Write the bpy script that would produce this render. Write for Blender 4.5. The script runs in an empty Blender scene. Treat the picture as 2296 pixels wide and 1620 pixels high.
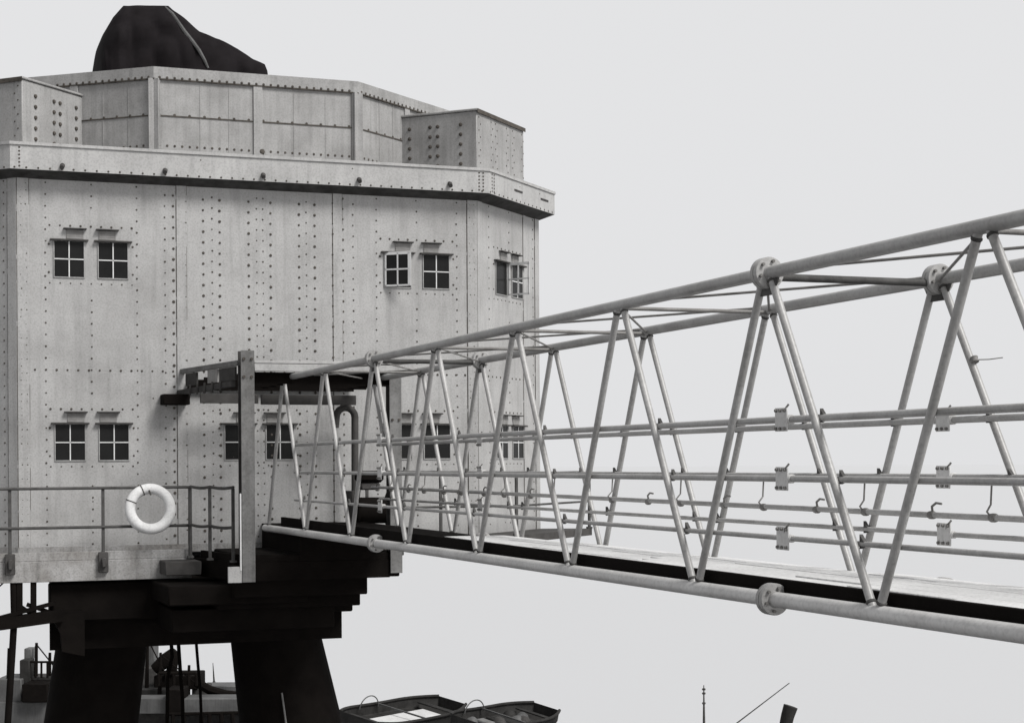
import bpy, math, random
from mathutils import Vector, Matrix, noise
random.seed(7)
S = bpy.context.scene
COL = S.collection
# ------------------------------------------------------------------ camera
# the camera stands on the neighbouring tower; z = 0 is its eye level, the sea lies at SEA
SEA = -22.0
F = 3860.0; W = 2296.0; CX = 1148.0; CY = 1035.0; ROLL = math.radians(0.34)
PHI = math.atan(1438.0 / F)                     # camera is turned right of the bridge axis (+Y)
cd = bpy.data.cameras.new('camera'); cam = bpy.data.objects.new('camera', cd); COL.objects.link(cam)
cd.sensor_fit = 'HORIZONTAL'; cd.sensor_width = 36.0; cd.lens = F / W * 36.0
cd.shift_y = (CY - 810.0) / W
cd.clip_start = 0.1; cd.clip_end = 9000
cam.matrix_world = (Matrix.Rotation(-PHI, 4, 'Z') @ Matrix.Rotation(math.pi / 2, 4, 'X')
                    @ Matrix.Rotation(-ROLL, 4, 'Z'))
S.camera = cam
SF, CF = math.sin(PHI), math.cos(PHI)
def at(u, v, Y=None, X=None, depth=None):
    """point of the place seen at (u, v) on the plane Y=, X= or at a given depth"""
    du, dv = u - CX, v - CY
    a = (du * math.cos(ROLL) - dv * math.sin(ROLL)) / F
    b = -(du * math.sin(ROLL) + dv * math.cos(ROLL)) / F
    dx, dy = a * CF + SF, CF - a * SF             # ray in the place's own axes (depth 1)
    t = depth if depth is not None else (Y / dy if Y is not None else X / dx)
    return Vector((dx * t, dy * t, b * t))
# ------------------------------------------------------------------ world and sun
SUN_AZ = 33.0        # degrees to the right of the line from the house to the camera
SUN_EL = 49.0
wd = bpy.data.worlds.new("World"); S.world = wd; wd.use_nodes = True
nt = wd.node_tree; nt.nodes.clear()
out = nt.nodes.new('ShaderNodeOutputWorld'); bg = nt.nodes.new('ShaderNodeBackground')
sky = nt.nodes.new('ShaderNodeTexSky'); sky.sky_type = 'NISHITA'; sky.sun_disc = False
sky.sun_elevation = math.radians(SUN_EL); sky.sun_rotation = math.radians(180 - SUN_AZ)
sky.dust_density = 6.0; sky.air_density = 2.0
bw = nt.nodes.new('ShaderNodeRGBToBW'); mx = nt.nodes.new('ShaderNodeMix'); mx.data_type = 'RGBA'
mx.inputs[0].default_value = 0.93               # thin even overcast in front of the blue
nt.links.new(sky.outputs[0], bw.inputs[0]); nt.links.new(bw.outputs[0], mx.inputs[6])
mx.inputs[7].default_value = (8.05, 8.08, 8.2, 1)
# hazy day: the sky is whitest low down and dims towards the zenith
geo = nt.nodes.new('ShaderNodeTexCoord'); sep = nt.nodes.new('ShaderNodeSeparateXYZ'); rmp = nt.nodes.new('ShaderNodeMapRange')
rmp.interpolation_type = 'SMOOTHSTEP'
for k_, v_ in ((1, .33), (2, .95), (3, 1.0), (4, 0.35)): rmp.inputs[k_].default_value = v_
mul = nt.nodes.new('ShaderNodeVectorMath'); mul.operation = 'SCALE'
nt.links.new(geo.outputs['Generated'], sep.inputs[0]); nt.links.new(sep.outputs[2], rmp.inputs[0])
nt.links.new(mx.outputs[2], mul.inputs[0]); nt.links.new(rmp.outputs[0], mul.inputs['Scale'])
nt.links.new(mul.outputs[0], bg.inputs[0]); bg.inputs[1].default_value = 0.1
nt.links.new(bg.outputs[0], out.inputs[0])
sl = bpy.data.lights.new('sun', 'SUN'); so = bpy.data.objects.new('sun', sl); COL.objects.link(so)
sl.energy = 4.8; sl.angle = math.radians(22.0); sl.color = (1.0, 0.985, 0.96)
_a, _e = math.radians(SUN_AZ), math.radians(SUN_EL)
sdir = Vector((math.sin(_a) * math.cos(_e), -math.cos(_a) * math.cos(_e), math.sin(_e)))
so.rotation_euler = sdir.to_track_quat('Z', 'Y').to_euler(); so.location = sdir * 60
S.view_settings.view_transform = 'Standard'; S.view_settings.look = 'None'
S.view_settings.exposure = 0.0; S.view_settings.gamma = 1.0
# ------------------------------------------------------------------ materials
def mat(name, c0, c1=None, scale=4.0, rough=0.6, spec=0.3, bump=0.0, streak=0.0, speck=0.0, metal=0.0, bscale=None):
    m = bpy.data.materials.new(name); m.use_nodes = True
    n = m.node_tree; L = n.links; p = n.nodes['Principled BSDF']
    p.inputs['Roughness'].default_value = rough
    p.inputs['Specular IOR Level'].default_value = spec
    p.inputs['Metallic'].default_value = metal
    c1 = c1 or tuple(x * 0.75 for x in c0)
    tc = n.nodes.new('ShaderNodeTexCoord')
    nz = n.nodes.new('ShaderNodeTexNoise'); nz.inputs['Scale'].default_value = scale
    nz.inputs['Detail'].default_value = 8; nz.inputs['Roughness'].default_value = 0.65
    L.new(tc.outputs['Object'], nz.inputs['Vector'])
    rp = n.nodes.new('ShaderNodeValToRGB')
    rp.color_ramp.elements[0].position = 0.33; rp.color_ramp.elements[0].color = (*c1, 1)
    rp.color_ramp.elements[1].position = 0.62; rp.color_ramp.elements[1].color = (*c0, 1)
    L.new(nz.outputs['Fac'], rp.inputs[0]); last = rp.outputs[0]
    def overlay(fac_out, k, lo, hi, last):
        r = n.nodes.new('ShaderNodeMapRange'); r.inputs[1].default_value = lo; r.inputs[2].default_value = hi
        r.inputs[3].default_value = 1.0; r.inputs[4].default_value = 1.0 - k
        L.new(fac_out, r.inputs[0])
        q = n.nodes.new('ShaderNodeMix'); q.data_type = 'RGBA'; q.blend_type = 'MULTIPLY'; q.inputs[0].default_value = 1
        L.new(last, q.inputs[6]); L.new(r.outputs[0], q.inputs[7]); return q.outputs[2]
    if streak:
        mp = n.nodes.new('ShaderNodeMapping'); mp.inputs['Scale'].default_value = (7, 7, 0.45)
        L.new(tc.outputs['Object'], mp.inputs[0])
        n2 = n.nodes.new('ShaderNodeTexNoise'); n2.inputs['Scale'].default_value = 1.6; n2.inputs['Detail'].default_value = 6
        L.new(mp.outputs[0], n2.inputs['Vector']); last = overlay(n2.outputs['Fac'], streak, 0.48, 0.75, last)
    if speck:
        n3 = n.nodes.new('ShaderNodeTexNoise'); n3.inputs['Scale'].default_value = 38; n3.inputs['Detail'].default_value = 3
        L.new(tc.outputs['Object'], n3.inputs['Vector']); last = overlay(n3.outputs['Fac'], speck, 0.45, 0.72, last)
    L.new(last, p.inputs['Base Color'])
    if bump:
        nb = n.nodes.new('ShaderNodeTexNoise'); nb.inputs['Scale'].default_value = bscale or scale * 2; nb.inputs['Detail'].default_value = 5
        L.new(tc.outputs['Object'], nb.inputs['Vector'])
        b = n.nodes.new('ShaderNodeBump'); b.inputs['Strength'].default_value = bump; b.inputs['Distance'].default_value = 0.02
        L.new(nb.outputs['Fac'], b.inputs['Height']); L.new(b.outputs[0], p.inputs['Normal'])
    return m
g = lambda v, w=0.0: (v * (1 + w), v, v * (1 - w))
M_WALL = mat('grey_ship_paint', g(.325, .008), g(.25, .012), 1.2, .5, .25, .55, .16, .2, bscale=1.0)
M_BAND = mat('grey_band_paint', g(.355, .008), g(.29, .01), 1.6, .5, .25, .2, .18, .2, bscale=1.2)
M_PIT = mat('grey_plate_paint', g(.28, .01), g(.205, .014), 1.6, .55, .25, .4, .24, .2, bscale=1.3)
M_RIVET = mat('rusty_rivet', g(.07, .12), g(.035, .1), 9, .8, .1)
M_TUBE = mat('bridge_tube_paint', g(.315, .01), g(.225, .02), 2.5, .42, .4, .1, 0, .2)
M_CHORD = mat('toplit_pale_paint', g(.50, .008), g(.40, .012), 2.5, .4, .4, .08, 0, .18)  # tube paint lightened: strong light from above put into the colour
M_ROD = mat('dark_rod', g(.16, .03), g(.09, .05), 6, .6, .3)
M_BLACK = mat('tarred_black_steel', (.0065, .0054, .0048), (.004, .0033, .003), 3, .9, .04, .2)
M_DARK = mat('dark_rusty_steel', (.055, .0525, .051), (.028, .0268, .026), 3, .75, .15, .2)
M_RAIL = mat('rail_grey_rust', g(.07, .02), g(.033, .03), 5, .7, .15)
M_POST = mat('post_paint', g(.155, .01), g(.085, .02), 2.5, .6, .25, .2, .3, .25)
M_FASC = mat('fascia_paint', g(.30, .01), g(.16, .05), 1.6, .65, .2, .2, .35, .3)
M_GLASS = mat('dark_window_glass', g(.012), g(.008), 2, .25, .12)
M_SASH = mat('sash_paint', g(.55), g(.45), 5, .5, .3)
M_VENT = mat('vent_louvre', g(.22, .02), g(.15, .03), 8, .7, .2)
M_CANVAS = mat('black_canvas', (.011, .0095, .0105), (.006, .005, .0055), 2.2, .9, .06, .5, bscale=3)
M_TRIM = mat('lit_canvas_seam', g(.10), g(.05), 6, .8, .2)  # paler than the cover: light along the fold put into the colour
M_DECK = mat('bleached_deck_board', g(.62), g(.54), 2.0, .7, .2, .15, 0, .25)
M_WHITE = mat('white_lifebuoy_canvas', g(.62), g(.5), 5, .65, .2, .2, 0, .15)
M_ROPE = mat('dark_rope', g(.07, .05), g(.04, .05), 12, .9, .05)
M_HULL = mat('dark_hull', g(.028, .03), g(.015, .03), 1.0, .7, .1, .2, .3)
M_SGREY = mat('ship_grey', g(.09), g(.05), .6, .6, .3, .1, .3, .2)
M_SWHITE = mat('ship_white', g(.5), g(.4), .8, .6, .3, .1, .2)
def water():
    m = bpy.data.materials.new('estuary_water'); m.use_nodes = True; n = m.node_tree; L = n.links; n.nodes.clear()
    o = n.nodes.new('ShaderNodeOutputMaterial'); mixs = n.nodes.new('ShaderNodeMixShader')
    d = n.nodes.new('ShaderNodeBsdfDiffuse'); gl = n.nodes.new('ShaderNodeBsdfGlossy')
    d.inputs['Color'].default_value = (.06, .06, .062, 1); gl.inputs['Color'].default_value = (.95, .95, .95, 1)
    gl.inputs['Roughness'].default_value = .28
    lw = n.nodes.new('ShaderNodeLayerWeight'); lw.inputs[0].default_value = .5
    r = n.nodes.new('ShaderNodeValToRGB'); e = r.color_ramp.elements
    e[0].position = .0; e[0].color = (.02, .02, .02, 1); e[1].position = .84; e[1].color = (.97, .97, .97, 1)
    x = e.new(.73); x.color = (.10, .10, .10, 1)
    tc = n.nodes.new('ShaderNodeTexCoord'); nz = n.nodes.new('ShaderNodeTexNoise')
    nz.inputs['Scale'].default_value = .35; nz.inputs['Detail'].default_value = 6
    b = n.nodes.new('ShaderNodeBump'); b.inputs['Strength'].default_value = .12; b.inputs['Distance'].default_value = .2
    L.new(tc.outputs['Object'], nz.inputs['Vector']); L.new(nz.outputs['Fac'], b.inputs['Height'])
    L.new(b.outputs[0], gl.inputs['Normal'])
    L.new(lw.outputs['Facing'], r.inputs[0]); L.new(r.outputs[0], mixs.inputs[0])
    L.new(d.outputs[0], mixs.inputs[1]); L.new(gl.outputs[0], mixs.inputs[2]); L.new(mixs.outputs[0], o.inputs[0])
    return m
M_SEA = water()
# ------------------------------------------------------------------ mesh helpers
class MB:
    def __init__(s): s.v = []; s.f = []; s.mi = []
    def add(s, vs, fs, mi=0):
        o = len(s.v); s.v += [Vector(v) for v in vs]
        s.f += [tuple(i + o for i in f) for f in fs]; s.mi += [mi] * len(fs); return s
    def box(s, x0, x1, y0, y1, z0, z1, mi=0, bev=0.0, M=None):
        x0, x1 = min(x0, x1), max(x0, x1); y0, y1 = min(y0, y1), max(y0, y1); z0, z1 = min(z0, z1), max(z0, z1)
        b = min(bev, (x1 - x0) * .3, (y1 - y0) * .3, (z1 - z0) * .3)
        if b <= 0:
            vs = [(x, y, z) for x in (x0, x1) for y in (y0, y1) for z in (z0, z1)]
            fs = [(0, 1, 3, 2), (4, 6, 7, 5), (0, 4, 5, 1), (2, 3, 7, 6), (0, 2, 6, 4), (1, 5, 7, 3)]
        else:
            vs = []; idx = {}
            for i in (0, 1):
                for j in (0, 1):
                    for k in (0, 1):
                        p = ((x0, x1)[i], (y0, y1)[j], (z0, z1)[k]); q = ((x0 + b, x1 - b)[i], (y0 + b, y1 - b)[j], (z0 + b, z1 - b)[k])
                        for ax in range(3):
                            w = list(q); w[ax] = p[ax]; idx[i, j, k, ax] = len(vs); vs.append(tuple(w))
            fs = []
            for ax in range(3):
                o = [a for a in range(3) if a != ax]
                for s0 in (0, 1):
                    c = []
                    for (m, n) in ((0, 0), (1, 0), (1, 1), (0, 1)):
                        t = [0, 0, 0]; t[ax] = s0; t[o[0]] = m; t[o[1]] = n; c.append(idx[t[0], t[1], t[2], ax])
                    fs.append(tuple(c))
                for m in (0, 1):
                    for n in (0, 1):
                        c = []
                        for e in (0, 1):
                            t = [0, 0, 0]; t[ax] = e; t[o[0]] = m; t[o[1]] = n; c.append((idx[t[0], t[1], t[2], o[0]], idx[t[0], t[1], t[2], o[1]]))
                        fs.append((c[0][0], c[0][1], c[1][1], c[1][0]))
            for i in (0, 1):
                for j in (0, 1):
                    for k in (0, 1): fs.append(tuple(idx[i, j, k, a] for a in range(3)))
        if M is not None: vs = [M @ Vector(v) for v in vs]
        return s.add(vs, fs, mi)
    def tube(s, pts, r, n=10, mi=0, caps=True, closed=False):
        pts = [Vector(p) for p in pts]; N = len(pts)
        rs = r if isinstance(r, (list, tuple)) else [r] * N
        vs = []; up = None
        for i, p in enumerate(pts):
            if closed: t = pts[(i + 1) % N] - pts[i - 1]
            else: t = (pts[min(i + 1, N - 1)] - pts[max(i - 1, 0)])
            t.normalize()
            if up is None: up = t.orthogonal().normalized() if abs(t.z) > .95 else Vector((0, 0, 1))
            up = (up - t * up.dot(t)).normalized(); sd = t.cross(up)
            for k in range(n):
                a = 2 * math.pi * k / n; vs.append(p + (up * math.cos(a) + sd * math.sin(a)) * rs[i])
        fs = []
        for i in range(N if closed else N - 1):
            j = (i + 1) % N
            for k in range(n): fs.append((i * n + k, i * n + (k + 1) % n, j * n + (k + 1) % n, j * n + k))
        if caps and not closed: fs += [tuple(range(n))[::-1], tuple(range((N - 1) * n, N * n))]
        return s.add(vs, fs, mi)
    def bar(s, p, q, w, h, mi=0):          # rectangular bar
        p, q = Vector(p), Vector(q); t = (q - p).normalized()
        up = Vector((0, 0, 1)) if abs(t.z) < .95 else Vector((0, 1, 0))
        sd = t.cross(up).normalized(); up = sd.cross(t)
        vs = [c + sd * (a * w / 2) + up * (b * h / 2) for c in (p, q) for a, b in ((-1, -1), (1, -1), (1, 1), (-1, 1))]
        return s.add(vs, [(3, 2, 1, 0), (4, 5, 6, 7)] + [(i, (i + 1) % 4, 4 + (i + 1) % 4, 4 + i) for i in range(4)], mi)
    def prism(s, poly, z0, z1, mi=0, caps=True):
        n = len(poly); vs = [(x, y, z0) for x, y in poly] + [(x, y, z1) for x, y in poly]
        fs = [(i, (i + 1) % n, n + (i + 1) % n, n + i) for i in range(n)]
        if caps: fs += [tuple(range(n))[::-1], tuple(range(n, 2 * n))]
        return s.add(vs, fs, mi)
    def ring(s, outer, inner, z0, z1, mi=0):    # hollow prism
        n = len(outer); vs = [(x, y, z) for z in (z0, z1) for P in (outer, inner) for x, y in P]
        fs = []
        for i in range(n):
            j = (i + 1) % n
            fs += [(i, j, 2 * n + j, 2 * n + i), (n + j, n + i, 3 * n + i, 3 * n + j), (2 * n + i, 2 * n + j, 3 * n + j, 3 * n + i), (j, i, n + i, n + j)]
        return s.add(vs, fs, mi)
    def dome(s, p, nrm, r, mi=0, h=.6):         # rivet head
        p, nrm = Vector(p), Vector(nrm); a = nrm.orthogonal().normalized(); b = nrm.cross(a)
        vs = []
        for rr, hh in ((1, -.15), (.8, .6 * h)):
            for k in range(6):
                t = k * math.pi / 3; vs.append(p + (a * math.cos(t) + b * math.sin(t)) * r * rr + nrm * (r * hh))
        vs.append(p + nrm * r * h)
        return s.add(vs, [(k, (k + 1) % 6, 6 + (k + 1) % 6, 6 + k) for k in range(6)] + [(6 + k, 6 + (k + 1) % 6, 12) for k in range(6)], mi)
    def lathe(s, p, axis, prof, n=24, mi=0):
        p, ax = Vector(p), Vector(axis).normalized(); a = ax.orthogonal().normalized(); b = ax.cross(a); vs = []
        for (r, h) in prof:
            for k in range(n):
                t = 2 * math.pi * k / n; vs.append(p + ax * h + (a * math.cos(t) + b * math.sin(t)) * r)
        fs = [(i * n + k, i * n + (k + 1) % n, (i + 1) * n + (k + 1) % n, (i + 1) * n + k) for i in range(len(prof) - 1) for k in range(n)]
        fs += [tuple(range(n))[::-1], tuple(range((len(prof) - 1) * n, len(prof) * n))]
        return s.add(vs, fs, mi)
    def build(s, name, mats, parent=None, smooth=True, sharp=38, label=None):
        mats = mats if isinstance(mats, (list, tuple)) else [mats]
        o0 = Vector((0, 0, 0)) if parent is None else origin(parent)
        me = bpy.data.meshes.new(name); me.from_pydata([tuple(v - o0) for v in s.v], [], s.f)
        for m in mats: me.materials.append(m)
        me.polygons.foreach_set('material_index', s.mi)
        import bmesh
        bm = bmesh.new(); bm.from_mesh(me); bmesh.ops.recalc_face_normals(bm, faces=bm.faces); bm.to_mesh(me); bm.free()
        if smooth:
            me.polygons.foreach_set('use_smooth', [True] * len(me.polygons)); me.set_sharp_from_angle(angle=math.radians(sharp))
        me.update(); ob = bpy.data.objects.new(name, me); COL.objects.link(ob)
        if parent is not None: ob.parent = parent
        if label: ob['label'] = label
        return ob
def origin(o):
    v = Vector(o.location)
    while o.parent: o = o.parent; v += Vector(o.location)
    return v
def thing(name, label, cat, loc, group=None):
    o = bpy.data.objects.new(name, None); COL.objects.link(o); o.location = loc; o.empty_display_size = .3
    o['label'] = label; o['category'] = cat
    if group: o['group'] = group
    return o
def tag(o, label, cat, group=None):
    o['label'] = label; o['category'] = cat
    if group: o['group'] = group
    return o
# ------------------------------------------------------------------ the sea
mb = MB(); R0, n0 = 7000, 64
mb.add([(math.cos(2 * math.pi * k / n0) * R0, math.sin(2 * math.pi * k / n0) * R0, SEA) for k in range(n0)], [tuple(range(n0))])
sea = mb.build('sea', M_SEA, smooth=False); sea['kind'] = 'structure'
# ------------------------------------------------------------------ the tower house
HX, HF, HH, LEG = 5.69, 26.6, 3.63, 1.768      # centre X, front plane Y, half front, chamfer leg
HC = HF + HH + LEG                              # centre Y
ZB, ZT = -1.36, 4.36
def octa(o=0.0, hh=HH, leg=LEG, cx=HX, cy=HC):
    t = math.tan(math.pi / 8); a = hh + leg + o; h = hh + o * t
    P = [(-h, -a), (h, -a), (a, -h), (a, h), (h, a), (-h, a), (-a, h), (-a, -h)]
    return [(cx + x, cy + y) for x, y in P]
house = thing('tower_house', 'grey riveted steel eight-sided house raised on black legs above the sea', 'building', (HX, HC, ZB))
wall = MB(); wall.prism(octa(), ZB, ZT)
OC = octa()
def face(i):        # left end, right vector, outward normal, width of house face i (0 = front)
    a, b = Vector((*OC[i], 0)), Vector((*OC[(i + 1) % 8], 0)); e = (b - a); w = e.length; e.normalize()
    return a, e, Vector((e.y, -e.x, 0)), w
def fp(i, s, z, out=0.0):
    a, e, n, w = face(i); return Vector((a.x + e.x * s + n.x * out, a.y + e.y * s + n.y * out, z))
def rvt(mbx, p, n, r=.019): mbx.dome(p, n, r * random.uniform(.95, 1.25), 1)
def column(i, s, z0, z1, step=.165, r=.019, jit=.0, skip=None, off=0.0):
    z = z0 + off; n = face(i)[2]
    while z < z1:
        if not (skip and any(a <= z <= b for a, b in skip)): rvt(wall, fp(i, s + random.uniform(-jit, jit), z), n, r)
        z += step
def strap(i, s, w, z0, z1, t=.012):
    a, e, n, _ = face(i); M = Matrix(((e.x, -n.x, 0, a.x), (e.y, -n.y, 0, a.y), (0, 0, 1, 0), (0, 0, 0, 1)))
    wall.box(s - w / 2, s + w / 2, -t, .002, z0, z1, 0, .003, M)
    z = z0
    while z < z1 - .05:                     # rust weeping from the lap, in broken lengths
        z2 = min(z1, z + random.uniform(.2, .9)); wall.box(s - w / 2 - .009, s - w / 2 - .001, -t * .6, .001, z, z2, 1, 0, M)
        if random.random() < .35: wall.box(s + w / 2 + .001, s + w / 2 + .006, -t * .6, .001, z, z2, 1, 0, M)
        z = z2 + random.uniform(.01, .12)
def sx(u): return at(u, 600, Y=HF).x - (HX - HH)        # distance along the front face
# front face: lap straps and rivet columns
for u in (407, 757): strap(0, sx(u), .15, ZB + .01, ZT - .01)
for u, r, o in ((389, .022, 0), (398, .017, .08), (416, .022, .08), (747, .022, 0), (769, .020, .08)): column(0, sx(u), ZB + .1, ZT - .1, .163, r, .003, None, o)
for u in (456, 493, 558, 607, 671, 706): column(0, sx(u), -1.2, ZT - .12, .165, .021, .002)
for u in (476, 687): column(0, sx(u), -1.2, ZT - .12, .165, .014, .003, None, .04)
for u in (576, 590): column(0, sx(u), -1.2, ZT - .12, .165, .013, .003, None, .06)
for u in (370, 792): column(0, sx(u), -1.2, ZT - .12, .17, .015, .004, None, .05)
win_bands = [(-.28, .95), (2.5, 3.7)]
for u in (102, 205, 307, 844, 934, 1024): column(0, sx(u), -1.2, ZT - .12, .175, .015, .005, win_bands if u in (205, 934) else None)
for s0 in (.055, .13, 7.13, 7.205): column(0, s0, ZB + .1, ZT - .1, .105, .024, .008)
for i in (1, 7):
    w = face(i)[3]
    for s0 in (.06, .13, w - .06): column(i, s0, ZB + .1, ZT - .05, .12, .020, .005)
    strap(i, w - .62, .10, ZB + .01, ZT - .01)
    for s0 in (.45, 1.25, w - .62, w - .25): column(i, s0, -1.2, ZT - .1, .17, .014, .004, win_bands if s0 == 1.25 else None)
for i in (0, 1, 7):       # corner angles (thin straps) and the horizontal row at the upper floor
    w = face(i)[3]
    strap(i, .085, .17, ZB + .01, ZT - .01, .014); strap(i, w - .085, .17, ZB + .01, ZT - .01, .014)
    s = .25
    while s < w - .2:
        rvt(wall, fp(i, s, 1.42), face(i)[2], .018); s += .158
    for q in range(int(w * 2.2)): rvt(wall, fp(i, random.uniform(.3, w - .3), random.uniform(-1.1, 1.35)), face(i)[2], .012)
def pair_rivets(i, c, zt):
    n = face(i)[2]
    for k in range(-4, 5):
        rvt(wall, fp(i, c + k * .152, zt + .235), n, .017); rvt(wall, fp(i, c + k * .152, zt - .63), n, .013)
    for z in (zt - .05, zt - .47):
        for d in (-.62, .62): rvt(wall, fp(i, c + d, z), n, .016)
WINS = []
for c in (3.14 - HX + HH, 8.29 - HX + HH):
    for zt in (3.355, .60): WINS.append((0, c, zt)); pair_rivets(0, c, zt)
WINS.append((0, 5.70 - HX + HH, .60)); pair_rivets(0, HH, .60)
for zt in (3.355, .60): WINS += [(1, 1.25, zt), (7, 1.25, zt)]; pair_rivets(1, 1.25, zt)
wall.ring(octa(.016), octa(-.01), ZB + .012, ZB + .13, 2)
wall.build('wall', [M_WALL, M_RIVET, M_FASC], house)
# cornice
OFF = .27; band = MB(); band.ring(octa(OFF), octa(-.05), ZT + .004, ZT + .40)
o_, i_ = octa(OFF - .004), octa(.003); nn = len(o_)
cv = MB()
cv.add([(x, y, ZT + .001) for x, y in o_] + [(x, y, ZT - .09) for x, y in i_] + [(x, y, ZT + .001) for x, y in i_],
       [(i, (i + 1) % nn, nn + (i + 1) % nn, nn + i) for i in range(nn)] + [(nn + i, nn + (i + 1) % nn, 2 * nn + (i + 1) % nn, 2 * nn + i) for i in range(nn)] + [((i + 1) % nn, i, 2 * nn + i, 2 * nn + (i + 1) % nn) for i in range(nn)])
cv.build('soffit', M_RAIL, house)  # dark colour stands in for the shade under the cornice
band.ring(octa(OFF + .02), octa(OFF - .04), ZT + .36, ZT + .405)
for i in (0, 1, 7):
    a, e, n, w = face(i)
    s = -.05
    while s < w + .1:
        band.dome(fp(i, s, ZT + .03, OFF), n, .018, 1); s += .17
    for s0 in ((.02, .10) if i != 0 else (w + .02, w - .05, .02)):
        for q in range(6): band.dome(fp(i, s0, ZT + .05 + q * .055, OFF), n, .017, 1)
    for c in (.33, .66): band.dome(fp(i, w * c + .3, ZT + .28, OFF), n, .012, 1)
band.build('cornice', [M_BAND, M_RIVET], house)
for u in (140, 370, 590, 805, 1008):
    p = at(u, 372 + (u - 140) * .047, Y=HF - OFF)
    d = MB(); d.tube([p + Vector((0, .05, .02)), p + Vector((0, -.03, 0)), p + Vector((-.02, -.12, -.045))], [.036, .036, .033], 10)
    d.build('drain_spout', M_DARK, house)
for c in (.9, 2.0):
    d = MB(); q0, q1 = fp(1, c, ZT + .2, OFF + .004), fp(1, c + .32, ZT + .2, OFF + .004); d.bar(q0, q1, .012, .03); d.build('drain_slot', M_DARK, house)
MB().prism(octa(-.06), ZT + .05, ZT + .12).build('roof', M_FASC, house)
# gun pit: eight-sided riveted wall on the roof
PH, PY = 1.60, 26.55; PL = 2.80; PC = PY + 3.3; PZ0, PZ1 = ZT + .125, 6.06
def pocta(o):
    c, d = .777 * PL, .629 * PL; h = PH; P = [(-h, 0), (h, 0), (h + c, d), (h + c, d + 3.0), (h, 2 * d + 3.0), (-h, 2 * d + 3.0), (-h - c, d + 3.0), (-h - c, d)]
    Q = []
    for i in range(8):
        a, b, e = Vector(P[i - 1]), Vector(P[i]), Vector(P[(i + 1) % 8]); d1, d2 = (b - a).normalized(), (e - b).normalized()
        n1, n2 = Vector((d1.y, -d1.x)), Vector((d2.y, -d2.x)); n_ = (n1 + n2).normalized(); q = b + n_ * (o / n_.dot(n1)); Q.append((HX + q.x, PY + q.y))
    return Q
pit = MB(); pit.ring(pocta(0), pocta(-.03), PZ0, PZ1)
pit.ring(pocta(.035), pocta(-.02), PZ1 - .17, PZ1 + .004)
pit.ring(pocta(.010), pocta(-.01), 5.315, 5.335, 1); pit.ring(pocta(.037), pocta(.0), PZ1 - .19, PZ1 - .172, 1); PP = pocta(0)  # thin dark rings paint seam shadow lines together with rust
for i in (0, 1, 7):
    a, b = Vector((*PP[i], 0)), Vector((*PP[(i + 1) % 8], 0)); e = b - a; w = e.length; e.normalize(); n = Vector((e.y, -e.x, 0))
    M = Matrix(((e.x, -n.x, 0, a.x), (e.y, -n.y, 0, a.y), (0, 0, 1, 0), (0, 0, 0, 1)))
    for s0 in (0, w / 2, w):
        k = .07 if s0 == w / 2 else .09
        pit.box(s0 - k, s0 + k, -.03, .004, PZ0, PZ1 - .175, 0, .004, M)
    for z, st, r in ((PZ1 - .155, .115, .023), (5.345, .23, .024), (4.87, .115, .022)):
        s = .08
        while s < w - .03: pit.dome(a + e * s + n * (.0 if z < 5.8 else .035) + Vector((0, 0, z)), n, r, 1); s += st
    for c in (.22, .36, .68, .84):       # faint vertical laps
        pit.box(w * c - .008, w * c + .008, -.006, .002, PZ0, PZ1 - .18, 0, 0, M)
    for s0 in (-.02, w / 2): pit.lathe(a + e * (s0 + .06) + n * .012 + Vector((0, 0, 4.86)), n, [(.05, 0), (.04, .02), (.02, .03)], 8, 1)
pit.build('gun_pit_wall', [M_PIT, M_RIVET], house)
# ready-use ammunition lockers, one over each front corner
for sgn in (1, -1):
    c0 = Vector((HX + sgn * 3.56, 26.38, 0)); al = Vector((sgn * .7071, .7071, 0)); inn = Vector((-sgn * .7071, .7071, 0))
    M = Matrix(((al.x, inn.x, 0, c0.x), (al.y, inn.y, 0, c0.y), (0, 0, 1, 0), (0, 0, 0, 1)))
    lk = MB(); zt = 5.70; lk.box(0, 1.86, 0, 1.7, ZT + .125, zt, 0, .012, M); lk.box(-.025, 1.885, -.025, 1.72, zt + .002, zt + .04, 0, .01, M)
    lk.box(-.02, 1.88, -.030, -.0255, zt - .03, zt + .035, 1, 0, M)  # dark strip paints the lid overhang's shadow on the outer face
    nin = -al; nout = -inn
    for row in range(5):
        z = zt - .20 - row * .16
        for q in (.29, .71, .85, 1.23):
            lk.lathe(c0 + inn * q + Vector((0, 0, z)), nin, [(.033, -.004), (.028, .018), (.012, .026)], 8, 1)
    for row in range(11):
        z = ZT + .2 + row * .105
        for q in (.08, .55, .72, 1.15, 1.4, 1.78): lk.dome(c0 + al * (q + (.06 if row % 2 else 0)) + Vector((0, 0, z)), nout, .015, 1)
    lk.build('ammunition_locker', [M_PIT, M_RIVET], house)
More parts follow.
